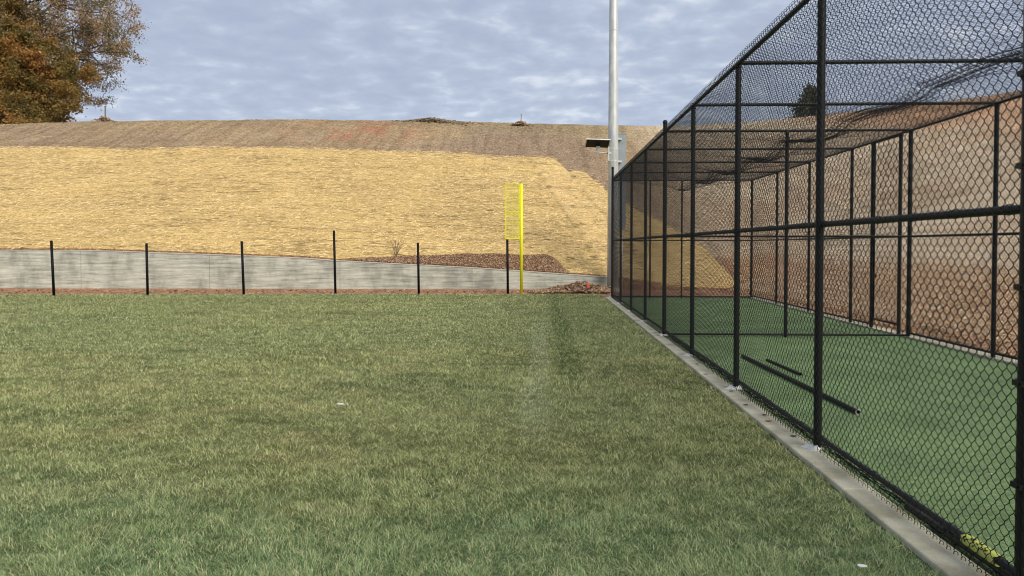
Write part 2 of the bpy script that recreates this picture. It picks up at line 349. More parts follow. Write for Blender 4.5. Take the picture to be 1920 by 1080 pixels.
def grass(n, y0, y1, name, label):
    yy = np.exp(rng.uniform(math.log(y0), math.log(y1), n)); xx = rng.uniform(-.92, .70, n)*yy
    lim = 25.35-.055*np.maximum(0, -xx-5)
    k = (xx < 1.93-.03*rng.random(n)) & (yy < lim+.05*rng.normal(size=n)); xx = xx[k]; yy = yy[k]; n = len(xx)
    clump = vn(xx/.12, yy/.12, 55)
    hh = (.018+.021*rng.random(n))*(.6+.7*clump); big = 1+np.clip((yy-4)/26, 0, 1)*1.0; hh = hh*(1+.35*(big-1))
    wd = .00145*(yy/3.6)**.95*(.75+.6*rng.random(n))
    an = vn(xx/.16, yy/.16, 66)*9+rng.normal(0, 1.5, n); lean = hh*(.35+1.5*rng.random(n))
    dx = np.cos(an); dy = np.sin(an)
    sa = an+math.pi/2+rng.normal(0, .5, n); sx = np.cos(sa); sy = np.sin(sa)
    sx = np.where(np.abs(sx) < .35, .5*np.sign(sx+1e-9), sx)
    def P(t, u, wf):
        return np.stack([xx+dx*lean*t+sx*wd*wf, yy+dy*lean*t+sy*wd*wf, hh*u-.003], -1)
    V = np.stack([P(0,0,-.5), P(0,0,.5), P(.3,.6,.5), P(.3,.6,-.5), P(1.0,.93,.12), P(1.0,.93,-.12)], 1)
    V[:, :, 2] += .0
    base = np.arange(n)[:, None]*6
    F1 = base+np.array([0,1,2,3])[None]; F2 = base+np.array([3,2,4,5])[None]
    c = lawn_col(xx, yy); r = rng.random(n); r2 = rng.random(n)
    c = c*(.5+1.0*r2)[:, None]
    dry = r < .13; c[dry] = np.array([.47,.44,.25])*(.7+.5*r2[dry])[:, None]
    dk = r > .86; c[dk] *= .5
    pale = (r > .13) & (r < .30); c[pale] = c[pale]*.5+np.array([.38,.41,.23])*.6
    me = quick_mesh(name, V.reshape(-1,3), np.concatenate([F1,F2]), 4, False, np.repeat(c, 6, 0)*1.8)
    tag(link(name, me, blade.m), label, 'grass', kind='stuff')
grass(900000, 2.7, 25.5, 'grass', 'short green and straw coloured grass blades growing over the lawn')

mb = MB(); mb.box((2.14,-1,-.05), (6.26,23.62,.012))
tag(mb.build('turf', turf.m), kind='structure')
mb = MB()
ks = np.arange(-1, 23.6, 1.5)
for i, y in enumerate(ks):
    y1 = min(y+1.494, 23.66); o_ = .004*math.sin(i*2.1)
    mb.box((1.935,y,-.1), (2.142,y1,.034+o_*.5))
kb = mb.build('kerb', kerbm.m); tag(kb, kind='structure')
bv = kb.modifiers.new('bevel', 'BEVEL'); bv.width = .012; bv.segments = 2
mb = MB(); mb.box((6.262,-1,-.1), (6.50,23.66,.04)); mb.box((2.144,23.52,-.1), (6.26,23.66,.038))
kb = mb.build('far_kerb', kerbm.m); tag(kb, kind='structure')

# ------------------------------------------------------------------ chain link mesh
def chain_mesh(name, W, Ht, pw=.0345, pz=.071, r=.00215, sides=4, nsamp=12, B=.0055):
    n = max(2, round(W/pw)); pw = W/n; A = pw/2+r*.9
    m = int(Ht/pz*nsamp)+1; th = np.arange(m)/nsamp*2*math.pi; zz = th/(2*math.pi)*pz
    tri = np.arcsin(.985*np.sin(th))/math.asin(.985)
    V = []; F = []; off = 0
    ring = np.arange(sides)
    ii = np.arange(m-1)[:, None]*sides
    Fb = np.stack([ii+ring, ii+(ring+1) % sides, ii+sides+(ring+1) % sides, ii+sides+ring], -1).reshape(-1, 4)
    for i in range(n):
        s = 1 if i % 2 == 0 else -1
        p = np.stack([(i+.5)*pw+s*A*tri, s*B*np.cos(th), zz], -1)
        t = np.gradient(p, axis=0); t /= np.linalg.norm(t, axis=1)[:, None]
        a = np.cross(t, [0, 1, 0]); a /= np.linalg.norm(a, axis=1)[:, None]; b = np.cross(t, a)
        an = ring*2*math.pi/sides+.3
        v = p[:, None]+r*(a[:, None]*np.cos(an)[None, :, None]+b[:, None]*np.sin(an)[None, :, None])
        V.append(v.reshape(-1, 3)); F.append(Fb+off); off += m*sides
    th2 = np.arange(11)/10*2*math.pi; sd_ = np.arange(sides)*2*math.pi/sides                # knuckled loops at both edges
    kb_ = (np.arange(10)[:, None]*sides); Fk = np.stack([kb_+ring, kb_+(ring+1) % sides, kb_+sides+(ring+1) % sides, kb_+sides+ring], -1).reshape(-1, 4)
    for i in range(0, n, 2):
        for zc in (-.010, zz[-1]+.008):
            rr_ = .0125+r*np.cos(sd_)[None, :]
            v = np.stack([(i+.75)*pw+rr_*np.cos(th2)[:, None]*.6, -.004+rr_*np.cos(th2)[:, None]*.6+r*np.sin(sd_)[None, :], zc+rr_*np.sin(th2)[:, None]], -1)
            V.append(v.reshape(-1, 3)); F.append(Fk+off); off += 11*sides
    me = quick_mesh(name, np.concatenate(V), np.concatenate(F), 4, True); me.materials.append(wire.m); return me

XL, XRT, HF, HM = 2.13, 6.32, 3.585, 1.765
YS = [1.0+2.5*k for k in range(10)]                          # 1.0 ... 23.5
cage = empty('batting_cage', (XL, 23.5, 0))
tag(cage, 'long black chain link batting cage with roof netting over green turf beside the lawn', 'batting cage')
def cobj(name, me, loc=(0,0,0), rz=0.0, parent=cage, rx=0.0):
    o = bpy.data.objects.new(name, me); C.objects.link(o); o.parent = parent
    base = Vector(cage.location) if parent is cage else Vector((0,0,0))
    o.location = Vector(loc)-base; o.rotation_euler = (rx, 0, rz); return o
def rod(p, q, r, n=10):
    mb = MB(); mb.tube([p, q], r, n); return mb.mesh('rod', True)
def cyl(name, p, q, r, n=12, parent=cage, mat=vinyl):
    p = np.array(p, float); q = np.array(q, float)
    mb = MB(); mb.tube([p-p, q-p], r, n); me = mb.mesh(name, False); me.materials.append(mat.m)
    me.shade_smooth()
    try: me.set_sharp_from_angle(angle=.8)
    except Exception: pass
    return cobj(name, me, tuple(p), parent=parent)
panel = chain_mesh('chain_link_panel', 2.5, HF)
for y in YS[:-1]:
    if y < .9: continue
    cobj('chain_link_panel', panel, (XL-.037, y, .05), math.pi/2)
for y in YS[1:-1]:
    if abs(y-13.5) < .1: 
        continue
    cobj('chain_link_panel', panel, (XRT+.037, y, .05), math.pi/2)
sm = chain_mesh('chain_link_gate_panel', 1.0, HF)             # over the gap beyond the partition
cobj('chain_link_panel', sm, (XRT+.037, 15.0, .05), math.pi/2)
gate_me = chain_mesh('gate_panel', 1.08, 2.9)
endp = chain_mesh('chain_link_end_panel', (XRT-XL)/2, HF)
for x in (XL, (XL+XRT)/2):
    cobj('chain_link_panel', endp, (x, 23.54, .05), 0)
    cobj('chain_link_panel', endp, (x, 13.54, .03), 0)
roofp = chain_mesh('roof_chain_link_panel', 2.5, XRT-XL, .044, .088, .0016)
for y in YS[:-1]:
    o = cobj('chain_link_panel', roofp, (XL, y, HF+.03)); o.rotation_euler = (0, math.pi/2, math.pi/2)
    # local z -> world +x ; local x -> world y
    o.rotation_euler = Matrix(((0,0,1),(1,0,0),(0,1,0))).to_euler()

def post(x, y, z, r=.03, cap=True):
    p = cyl('post', (x, y, 0), (x, y, z), r, 14)
    mb = MB(); mb.dome((0,0,0), r*1.12, r*.8); mb.tube([(0,0,-.035),(0,0,.002)], r*1.12, 12)
    me = mb.mesh('post_cap', True); me.materials.append(vinyl.m)
    c = bpy.data.objects.new('post_cap', me); C.objects.link(c); c.parent = p; c.location = (0, 0, z)
    return p
for y in YS:
    if y == 3.5: post(XL, 3.44, 3.60, .042)
    elif y == 13.5: post(XL, y, 3.76, .036)
    elif y == 23.5: post(XL, y, 3.98, .036)
    else: post(XL, y, HF-.02, .031)
for y in YS[1:]: post(XRT, y, HF-.02, .036 if y in (13.5, 23.5) else .031)
post(XRT, 15.0, HF-.02, .033); post(XRT, 13.86, HF-.02, .033)
post((XL+XRT)/2, 13.5, HF-.02, .031); post((XL+XRT)/2, 23.5, HF-.02, .026); post(3.27, 23.5, HF-.02, .026)
for a, b in zip(YS[:-1], YS[1:]):
    cyl('top_rail', (XL, a, HF), (XL, b, HF), .023); cyl('mid_rail', (XL+.02, a, HM), (XL+.02, b, HM), .022)
    cyl('bottom_rail', (XL, a, .13), (XL, b, .13), .0185)
    if a >= 3:
        cyl('top_rail', (XRT, a, HF), (XRT, b, HF), .022)
        cyl('mid_rail', (XRT, a, HM), (XRT, b, HM), .019)
        if a != 13.5: cyl('bottom_rail', (XRT, a, .10), (XRT, b, .10), .019)
cyl('bottom_rail', (XRT, 15.0, .10), (XRT, 16.0, .10), .019)
for y in YS: cyl('roof_rail', (XL, y, HF+.004), (XRT, y, HF+.004), .022)
for y in (13.5, 23.5):
    cyl('mid_rail', (XL, y, HM), (XRT, y, HM), .018); cyl('bottom_rail', (XL, y, .06), (XRT, y, .06), .018)
# brace bands and tension bar on the near corner post
for z in [.12, .55, 1.0, 1.42, 1.95, 2.35, 2.8, 3.2]:
    mb = MB(); mb.tube([(0,0,-.014),(0,0,.014)], .051, 14); mb.box((-.06,-.05,-.012), (-.03,.02,.012)); mb.tube([(-.066,-.03,0),(-.02,-.03,0)], .007, 6)
    me = mb.mesh('brace_band'); me.materials.append(vinyl.m); cobj('brace_band', me, (XL, 3.44, z))
mb = MB(); mb.box((-.003,-.01,0), (.003,.01,3.5)); me = mb.mesh('tension_bar'); me.materials.append(vinyl.m); cobj('tension_bar', me, (XL-.037, 3.395, .08))
# wire ties along rails
mb = MB()
for y in np.arange(3.6, 23.4, .46):
    for z, r in ((HF, .026), (HM, .025), (.13, .024)):
        t = np.linspace(0, 2*math.pi, 9); x0 = XL+(.02 if z == HM else 0)-.010
        mb.tube(np.stack([x0+np.cos(t)*(r+.016), y+.004*t, z+np.sin(t)*r], -1)-np.array(cage.location), .0022, 4, False)
me = mb.mesh('wire_ties'); me.materials.append(wire.m); o = cobj('wire_ties', me, tuple(cage.location)); o['kind'] = 'stuff'
# slack net skirt lying along the foot of the near wall, inside the bottom rail
rs = np.random.default_rng(5); mb = MB(); ys_ = np.arange(1.0, 13.4, .06); org = np.array([XL, 1.0, 0])
for k in range(8):
    ph = rs.uniform(0, 6.28, 4); bx_ = XL+.035+.075*rs.random(); bz_ = .022+.095*rs.random()*(1-(bx_-XL)/.16)
    p = np.stack([bx_+.014*np.sin(ys_*7+ph[0])+.010*np.sin(ys_*19+ph[1]), ys_, bz_+.010*np.sin(ys_*9+ph[2])+.008*np.sin(ys_*23+ph[3])], -1)-org
    mb.tube(p, .0032, 4, False)
for y in np.arange(1.0, 13.4, .11):
    a = np.linspace(0, 3.1, 5); o_ = rs.normal(0, .02)
    mb.tube(np.stack([XL+.03+.1*a/3.1-XL, y-1.0+o_*np.sin(a*2), .02+.085*np.sin(a)*rs.uniform(.7,1.1)], -1), .0022, 3, False)
me = mb.mesh('net_skirt'); me.materials.append(netm.m); cobj('net_skirt', me, tuple(org))
# gate in the far wall, between the two close posts
g = empty('gate'); g.parent = cage; g.location = Vector((XRT+.02, 13.90, 0))-cage.location
def gl(name, me, loc=(0,0,0), rz=0): 
    o = bpy.data.objects.new(name, me); C.objects.link(o); o.parent = g; o.location = loc; o.rotation_euler = (0,0,rz); return o
mb = MB()
for p, q in (((0,.04,.2),(0,.04,3.565)), ((0,1.06,.2),(0,1.06,3.565)), ((0,.04,.2),(0,1.06,.2)), ((0,.04,3.565),(0,1.06,3.565)), ((0,.04,1.765),(0,1.06,1.765))): mb.tube([p, q], .018, 10)
me = mb.mesh('gate_frame', True); me.materials.append(vinyl.m); gl('frame', me)
gl('chain_link_panel', chain_mesh('gate_mesh', 1.0, 3.26), (.02,.05,.22), math.pi/2)
mb = MB(); mb.box((-.03,1.0,1.0), (.03,1.10,1.06)); mb.tube([(-.05,1.02,.9),(-.05,1.02,1.2)], .01, 8); me = mb.mesh('latch'); me.materials.append(vinyl.m); gl('latch', me)
# sagging black net hung below the roof
nu, nv = 84, 250
u = np.linspace(0, 1, nu); v = np.linspace(1.2, 23.4, nv)
U_, V_ = np.meshgrid(u, v)
g_ = lambda u: u+.055*np.sin(2*math.pi*(u-.0))*0+(-.13)*np.tanh((u-.5)/.06)*np.exp(-((u-.5)/.17)**2)   # threads bunch toward the middle
UX = g_(U_)
sag = .20*np.sin(math.pi*UX)*(.55+.45*np.sin(math.pi*((V_-1.0) % 2.5)/2.5)**.8)
fold = np.exp(-((UX-.5)/.09)**2)
NX = XL+.05+(XRT-XL-.1)*UX+.06*np.sin(V_*1.3)*fold
NZ = HF-.04-sag-.14*fold*(.6+.4*np.sin(V_*2.2+1))-.05*fold*np.sin(U_*260)
NY = V_+.03*np.sin(UX*9+V_*.7)
P = np.stack([NX, NY, NZ], -1)
def ribbons(P, r):
    r = r[..., None] if hasattr(r, 'shape') else r
    """thin square threads along the rows of P (k, m, 3)"""
    k, m, _ = P.shape
    t = np.gradient(P, axis=1); t /= np.linalg.norm(t, axis=2)[..., None]+1e-9
    a = np.cross(t, [0,0,1.]); a /= np.linalg.norm(a, axis=2)[..., None]+1e-9; b = np.cross(t, a)
    V = np.stack([P+r*a, P-r*.5*a+r*.87*b, P-r*.5*a-r*.87*b], 2)
    id_ = np.arange(k*m*3).reshape(k, m, 3)
    F = np.concatenate([np.stack([id_[:,:-1,j], id_[:,:-1,(j+1)%3], id_[:,1:,(j+1)%3], id_[:,1:,j]], -1).reshape(-1,4) for j in range(3)])
    return V.reshape(-1,3), F
RR = .0006+.0016*np.exp(-((UX-.5)/.11)**2)+.0003*np.sin(V_*1.7)**2
V1, F1 = ribbons(P, RR); V2, F2 = ribbons(np.swapaxes(P, 0, 1), RR.T)
me = quick_mesh('roof_net', np.concatenate([V1, V2])-np.array(cage.location), np.concatenate([F1, F2+len(V1)]), 4); me.materials.append(netm.m)
cobj('roof_net', me, tuple(cage.location))
# concrete collars round the post feet
for y in YS[1:]:
    mb = MB(); n = 9; v = []
    for j in range(n):
        t = 2*math.pi*j/n; rr = .085+.03*math.sin(j*2.3+y); v += [(rr*math.cos(t), rr*math.sin(t), 0), (rr*.6*math.cos(t), rr*.6*math.sin(t), .028+.01*math.sin(j*3+y))]
    fc = [(2*j, (2*j+2) % (2*n), (2*j+3) % (2*n), 2*j+1) for j in range(n)]+[tuple(2*j+1 for j in range(n))]
    mb.add(v, fc); me = mb.mesh('footing'); me.materials.append(Mat('mortar', (.62,.62,.58), .9).m if y == 3.5 else bpy.data.materials['mortar']); cobj('footing', me, (XL-.03, y, .034))

r_ = np.random.default_rng(31)
TL = [(3.6,4.9),(4.3,6.8),(3.1,5.4),(5.2,9.3),(4.9,7.7),(3.9,8.6),(5.6,11.2),(2.7,6.3)]
TURF_BITS = TL
# ------------------------------------------------------------------ pipes lying on the turf
def pipe(name, p, q, r, label, ring=None):
    p = np.array(p); q = np.array(q); e_ = empty(name, tuple(p))
    tag(e_, label, 'pipe', 'loose black pipes lying on the turf')
    n = 16; d = q-p; Ld = np.linalg.norm(d); d /= Ld; s = np.cross(d, [0,0,1]); uu = np.cross(s, d)
    mb = MB(); prof = [(0,r),(Ld,r),(Ld,r*.8),(Ld-.12,r*.8)]; v = []; fc = []
    prof = [(.12,r*.8),(0,r*.8)]+prof
    for t_, rr in prof:
        for j in range(n): a = 2*math.pi*j/n; v.append(d*t_+s*rr*math.cos(a)+uu*rr*math.sin(a))
    for i in range(len(prof)-1):
        for j in range(n): k = (j+1) % n; fc.append((i*n+j, i*n+k, (i+1)*n+k, (i+1)*n+j))
    mb.add(v, fc); mb.build('tube', vinyl.m, e_)
    if ring:
        mb = MB(); a = np.linspace(0, 2*math.pi, 21); pts = np.array([d*(Ld if ring > 0 else 0)+s*r*1.0*math.cos(t)+uu*r*1.0*math.sin(t) for t in a]); mb.tube(pts, .004, 6, False)
        mb.build('end_ring', whitem.m, e_, True)
pipe('steel_pipe', (2.845,11.0,.04), (2.965,7.30,.04), .023, 'longer black pipe lying on the green turf, pale ring at its near end', 1)
pipe('steel_pipe', (3.10,10.7,.03), (3.16,9.5,.03), .017, 'shorter thin black pipe lying on the green turf behind the longer pipe')
# bundled net poles along the foot of the near fence, with the yellow wrap
b = empty('pole_bundle', (2.175,3.52,0)); tag(b, 'bundle of black poles lying along the fence foot with a yellow wrap', 'poles')
for i, (dx, z, y1, r) in enumerate([(-.005,.05,1.1,.02), (.035,.05,.85,.018), (.015,.082,.7,.016)]):
    mb = MB(); mb.tube([(dx,-.5,z), (dx+.012,(y1-.5)/2,z+.006), (dx,y1,z)], r, 12); mb.build('pole', vinyl.m, b, True)
mb = MB(); n = 18; a = np.arange(n)*2*math.pi/n
v = []; ysx = np.linspace(.12, .40, 9)
for k, yy in enumerate(ysx):
    for j in range(n):
        rr = .030+.001*math.sin(j*3+k*1.7); v.append((-.040+rr*math.cos(a[j])*1.02, yy+.008*math.sin(j*2.0), .125+rr*.92*math.sin(a[j])))
fc = [(k*n+j, k*n+(j+1) % n, (k+1)*n+(j+1) % n, (k+1)*n+j) for k in range(8) for j in range(n)]
mb.add(v, fc); wrap = mb.build('wrap', tagm.m, b, True)
mb = MB()                                                     # dark strokes on the wrap
for k in range(7):
    y0 = .185+k*.031
    for m_ in range(3):
        a0 = 1.35+m_*.55+.25*math.sin(k*2.1+m_); a1 = a0+.3+.15*math.sin(k*5+m_*2); ysl = y0+.02*math.sin(k*3.3+m_*1.7)
        pts = [(-.040+.0315*1.02*math.cos(t), y0+(ysl-y0)*s_, .125+.0315*.92*math.sin(t)) for s_, t in zip(np.linspace(0,1,6), np.linspace(a0, a1, 6))]
        mb.tube(pts, .0026, 5)
mb.build('marking', black.m, wrap)

# ------------------------------------------------------------------ retaining wall
mb = MB(); xs = np.concatenate([np.arange(-60, 2.3, 1.22), [2.36]])
v = []; fc = []
for x in xs:
    z = float(wall_h(x)); v += [(x,28.0,-.3), (x,28.0,z-.012), (x,28.012,z), (x,28.24,z), (x,28.24,-.3)]
for i in range(len(xs)-1):
    a, c = i*5, (i+1)*5
    for j in range(4): fc.append((a+j, c+j, c+j+1, a+j+1))
fc += [(0,1,2,3,4), tuple(range(len(v)-5, len(v)))[::-1]]
mb.add(v, fc)
wr = mb.build('retaining_wall', conc.m); tag(wr, 'grey board formed concrete retaining wall sloping down toward the cage at the foot of the hill', 'wall')
jm = Mat('joint_sealant', (.27,.27,.23), .95)
mb = MB()
for x in np.arange(-56.25, 2.2, 4.88):
    z = float(wall_h(x)); mb.box((x-.008,27.994,.0), (x+.008,28.006,z-.02))
for x in np.arange(-57.3, 2.2, 1.22):
    z = float(wall_h(x))
    for zz_ in (.35, .95):
        if zz_ < z-.15: mb.tube([(x+.3,27.995,zz_), (x+.3,28.004,zz_)], .016, 8)
mb.build('form_joints', jm.m, wr)
mb = MB()
for a, c in zip(xs[:-1], xs[1:]):
    za, zc = float(wall_h(a)), float(wall_h(c))
    mb.add([(a,27.985,za-.0),(c,27.985,zc-.0),(c,28.26,zc-.0),(a,28.26,za-.0),(a,27.985,za+.025),(c,27.985,zc+.025),(c,28.26,zc+.025),(a,28.26,za+.025)],
           [(0,3,2,1),(4,5,6,7),(0,1,5,4),(1,2,6,5),(2,3,7,6),(3,0,4,7)])
capm = Mat('coping_concrete', (.52,.50,.42), .9); mb.build('coping', capm.m, wr)

# ------------------------------------------------------------------ field posts, foul pole
P6 = [(-15.60,23.92,1.755,-.06,'leftmost slim black post at the lawn edge before the tallest part of the concrete wall'),
      (-12.88,24.56,1.67,-.02,'second slim black post from the left at the lawn edge, the shortest of the row'),
      (-9.74,24.68,1.74,-.055,'third slim black post from the left, where the concrete wall top begins to slope'),
      (-6.90,25.35,2.10,-.04,'tallest slim black post of the row, standing alone mid lawn edge'),
      (-4.12,25.46,1.69,-.025,'slim black post midway between the tallest post and the yellow foul pole'),
      (-1.15,25.58,1.80,-.02,'slim black post standing directly under the screen of the yellow foul pole')]
def make_post(h, lean):
    e_ = empty('fence_post')
    mb = MB(); mb.tube([(0,0,-.05), (lean,0,h)], .041, 12); o = mb.build('shaft', black.m, e_); o.data.shade_smooth()
    mb = MB(); mb.dome((lean,0,h-.002), .045, .02); mb.build('cap', black.m, o, True)
    return e_
for x, y, h_, ln, lb in P6:
    e_ = make_post(h_, ln); e_.location = (x, y, 0); tag(e_, lb, 'post', 'black fence posts along the far lawn edge')
fp = empty('foul_pole', (-.70,25.6,0)); tag(fp, 'bright yellow foul pole with tall mesh screen on its left side', 'foul pole')
mb = MB(); mb.tube([(0,0,-.05),(0,0,3.66)], .052, 16); o = mb.build('pole', yellow.m, fp, True); mb = MB(); mb.dome((0,0,3.655), .052, .02); mb.build('cap', yellow.m, o, True)
mb = MB(); x0, x1, z0, z1 = -.525, -.085, 1.845, 3.655
for p, q in (((x0,0,z0),(x0,0,z1)), ((x1,0,z0),(x1,0,z1)), ((x0,0,z0),(x1,0,z0)), ((x0,0,z1),(x1,0,z1)), ((x0,0,2.72),(x1,0,2.72))): mb.tube([p, q], .017, 8)
for z in (2.0, 2.75, 3.5): mb.box((x1,-.012,z-.012), (-.04,.012,z+.012))
mb.build('screen_frame', yellow.m, fp)
mb = MB()
for x in np.arange(x0+.045, x1, .045): mb.tube([(x,0,z0),(x,0,z1)], .0030, 4, False)
for z in np.arange(z0+.045, z1, .045): mb.tube([(x0,.004,z),(x1,.004,z)], .0030, 4, False)
mb.build('screen_mesh', yellow.m, fp)

# ------------------------------------------------------------------ light pole
lp = empty('light_pole', (2.51,27.5,0)); tag(lp, 'tall round galvanised light pole rising behind the far corner of the cage', 'light pole')
mb = MB(); mb.tube([(0,0,-.1), (0,0,6), (0,0,12), (0,0,19)], [.205,.175,.142,.105], 28); mb.build('pole', galv.m, lp, True)
mb = MB(); mb.tube([(0,0,-.1),(0,0,.10)], .27, 20); mb.build('footing', kerbm.m, lp)
for z, rr in ((3.0, .196), (9.2, .163)): mb = MB(); mb.tube([(0,0,z),(0,0,z+.02)], rr, 28); mb.build('sleeve_joint', galv.m, lp, True)
mb = MB(); mb.box((.16,.10,2.2), (.46,.36,4.26)); mb.box((.163,.103,4.275), (.457,.357,5.58)); mb.box((.15,.09,5.583), (.47,.37,5.61))
cb = mb.build('equipment_cabinet', cabm.m, lp); bv = cb.modifiers.new('b', 'BEVEL'); bv.width = .008; bv.segments = 2
for z in (2.6, 3.9, 4.6, 5.4): mb = MB(); mb.box((.10,-.02,z-.03), (.30,.14,z+.03)); mb.build('mounting_bracket', galv.m, cb)
mb = MB(); mb.tube([(.33,.2,-.05),(.33,.2,2.2)], .04, 12); mb.build('conduit', galv.m, lp, True)
mb = MB(); mb.tube([(-.02,-.14,4.86),(-.65,-.12,4.92)], .032, 10); mb.box((-.2,-.235,4.60), (-.155,-.05,5.10)); mb.tube([(0,0,4.58),(0,0,4.63)], .19, 24); mb.tube([(0,0,5.02),(0,0,5.06)], .188, 24)
mb.tube([(-.60,-.12,4.92),(-.55,-.12,5.10)], .02, 8); mb.tube([(-.66,-.12,4.92),(-.55,-.12,5.12)], .014, 8); mb.box((-.60,-.16,5.04), (-.48,-.06,5.13))
arm = mb.build('bracket_arm', galv.m, lp)
def slab(name, sx, sy, sz, mat, par, loc, rot):
    mb = MB(); mb.box((-sx/2,-sy/2,-sz/2), (sx/2,sy/2,sz/2)); o = mb.build(name, mat.m, par, loc=loc); o.rotation_euler = rot
    bv = o.modifiers.new('b', 'BEVEL'); bv.width = .006; return o
pn = slab('solar_panel', .86, .62, .035, galv, lp, (-.57,-.22,5.22), (math.radians(-19), math.radians(2), 0.02))
slab('back_sheet', .80, .56, .006, black, pn, (0,0,-.025), (0,0,0))
slab('cells', .80, .56, .004, Mat('dark_solar_glass', (.01,.012,.03), .15, 0, .5), pn, (0,0,.0195), (0,0,0))

# ------------------------------------------------------------------ ridge stakes, debris, bush
def clods(name, pts, size, colA, colB, seed=1, flat=.7):
    r = np.random.default_rng(seed); n = len(pts)
    o8 = np.array([(1,0,0),(0,1,0),(-1,0,0),(0,-1,0),(0,0,1),(0,0,-.6)], float)
    s = size*(.4+r.random((n,1,1))*1.1); V = o8[None]*s*(.55+.8*r.random((n,6,1))); V[..., 2] *= flat
    a = r.random(n)*6.28; ca, sa_ = np.cos(a)[:,None], np.sin(a)[:,None]
    V = np.stack([V[...,0]*ca-V[...,1]*sa_, V[...,0]*sa_+V[...,1]*ca, V[...,2]], -1)+np.asarray(pts)[:,None]
    T = np.array([(0,1,4),(1,2,4),(2,3,4),(3,0,4),(1,0,5),(2,1,5),(3,2,5),(0,3,5)])
    F = (np.arange(n)[:,None,None]*6+T[None]).reshape(-1,3)
    k = r.random((n,1)); c = (np.array(colA)*(1-k)+np.array(colB)*k)*(.6+.7*r.random((n,1)))
    return quick_mesh(name, V.reshape(-1,3), F, 3, False, np.repeat(c, 6, 0))
for x, hh, rr, lb in ((-28.95,1.0,.045,'weathered grey stake on the ridge just right of the autumn trees'), (-1.40,.70,.022,'thin grey stake on the ridge above the yellow foul pole')):
    z = float(terrain(x, 50.0)); s = empty('ridge_stake', (x,50.0,z)); tag(s, lb, 'stake', 'marker stakes on the ridge')
    mb = MB(); mb.tube([(0,0,-.1),(.02,0,hh)], rr, 8); o = mb.build('shaft', Mat('weathered_wood', (.17,.16,.14), .9).m, s)
    mb = MB(); mb.dome((.02,0,hh-.01), rr*1.7, .05); mb.build('cap', bpy.data.materials['weathered_wood'], o)
    r = np.random.default_rng(int(-x)); p = np.stack([r.normal(0,.3,160), r.normal(0,.2,160), .30*r.random(160)], -1)
    p[:,2] *= np.exp(-(p[:,0]/.4)**2)
    link('soil_mound', clods('soil_mound', p, .08, (.30,.20,.12), (.40,.27,.17), 3), clod.m, s)
def hillpts(n, fx, fd, lift=.02, seed=0):
    r = np.random.default_rng(seed); x = fx(r, n); y = 28.15+fd(r, n, x); return np.stack([x, y, terrain(x, y)+lift], -1)
p = hillpts(900, lambda r, n: -6.9+r.normal(0,1.0,n), lambda r, n, x: 21.6+r.normal(0,.3,n), 0, 5); p[:,2] += .20*np.exp(-((p[:,0]+7.3)/1.1)**2)*np.random.default_rng(1).random(900)+.02
tag(link('debris_pile', clods('debris_pile', p, .085, (.15,.12,.08), (.34,.26,.17), 6, .45), clod.m), 'low dark heap of soil and brush lying along the crest of the ridge', 'debris pile')
mb = MB(); z = float(terrain(7.3, 49.0)); mb.tube([(7.0,49.0,z+.02),(7.3,49.05,z+.10),(7.7,49.0,z+.2)], [.04,.05,.03], 7)
tag(mb.build('pale_log', Mat('bare_wood', (.62,.55,.43), .8).m), 'short pale bare log lying near the ridge right of the light pole', 'log')
# bare soil patch rubble above the wall and leaf litter at its foot
def patch(r, n, x): return r.random(n)*np.interp(x, [-7.3,-5.6,-3.4,.2,.9], [.25,.6,1.15,1.6,.3])
p = hillpts(8000, lambda r, n: -7.2+8.2*r.random(n)**.8, patch, .02, 9)
tag(link('soil_clods', clods('soil_clods', p, .030, (.14,.075,.045), (.50,.33,.20), 10), clod.m), 'broken brown soil and dead stalks in the bare patch above the wall', 'soil', kind='stuff')
r = np.random.default_rng(4); n = 5200
x = np.concatenate([-.5+2.95*r.random(n)**.75, r.uniform(-20, 2.3, 700)]); y = np.concatenate([26.2+1.7*r.random(n), r.uniform(25.4, 27.9, 700)])
hp = np.exp(-((x-1.4)/1.1)**2)*np.exp(-((y-27.1)/.7)**2)*.30*(.4+vn(x/.3, y/.3, 5)); hp[n:] = 0
z = hp*r.random(len(x))**.5
tag(link('leaf_litter', clods('leaf_litter', np.stack([x,y,z], -1), .042, (.13,.07,.04), (.52,.36,.22), 12, .6), clod.m), 'heap of brown clods and dead leaves against the low end of the wall', 'leaf litter', kind='stuff')
r = np.random.default_rng(14); n = 15000
y = 28.15-26*r.random(n)**.8; x = XR-.05+2.9*r.random(n)
xx2 = np.concatenate([x, r.uniform(2.6, 8, 2500)]); yy2 = np.concatenate([y, 28.2+1.3*r.random(2500)])
tag(link('bank_rubble', clods('bank_rubble', np.stack([xx2, yy2, terrain(xx2, yy2)+.01], -1), .026, (.28,.15,.08), (.80,.52,.29), 15), clod.m), 'reddish brown rubble and dead stalks along the foot of the bank behind the cage', 'rubble', kind='stuff')
# survey flag
fl = empty('survey_flag', (1.62,26.3,0)); tag(fl, 'small orange red survey flag standing in the leaf heap by the wall', 'flag')
mb = MB(); mb.tube([(0,0,0),(.01,0,.34)], .004, 5); mb.build('wire', wire.m, fl)
mb = MB(); mb.add([(0,-.003,.33),(-.13,-.01,.30),(-.02,-.003,.14),(0,.003,.33),(-.13,.004,.30),(-.02,.003,.14)], [(0,1,2),(5,4,3),(0,3,4,1),(1,4,5,2),(2,5,3,0)])
mb.build('pennant', Mat('orange_film', (.85,.10,.05), .6).m, fl)
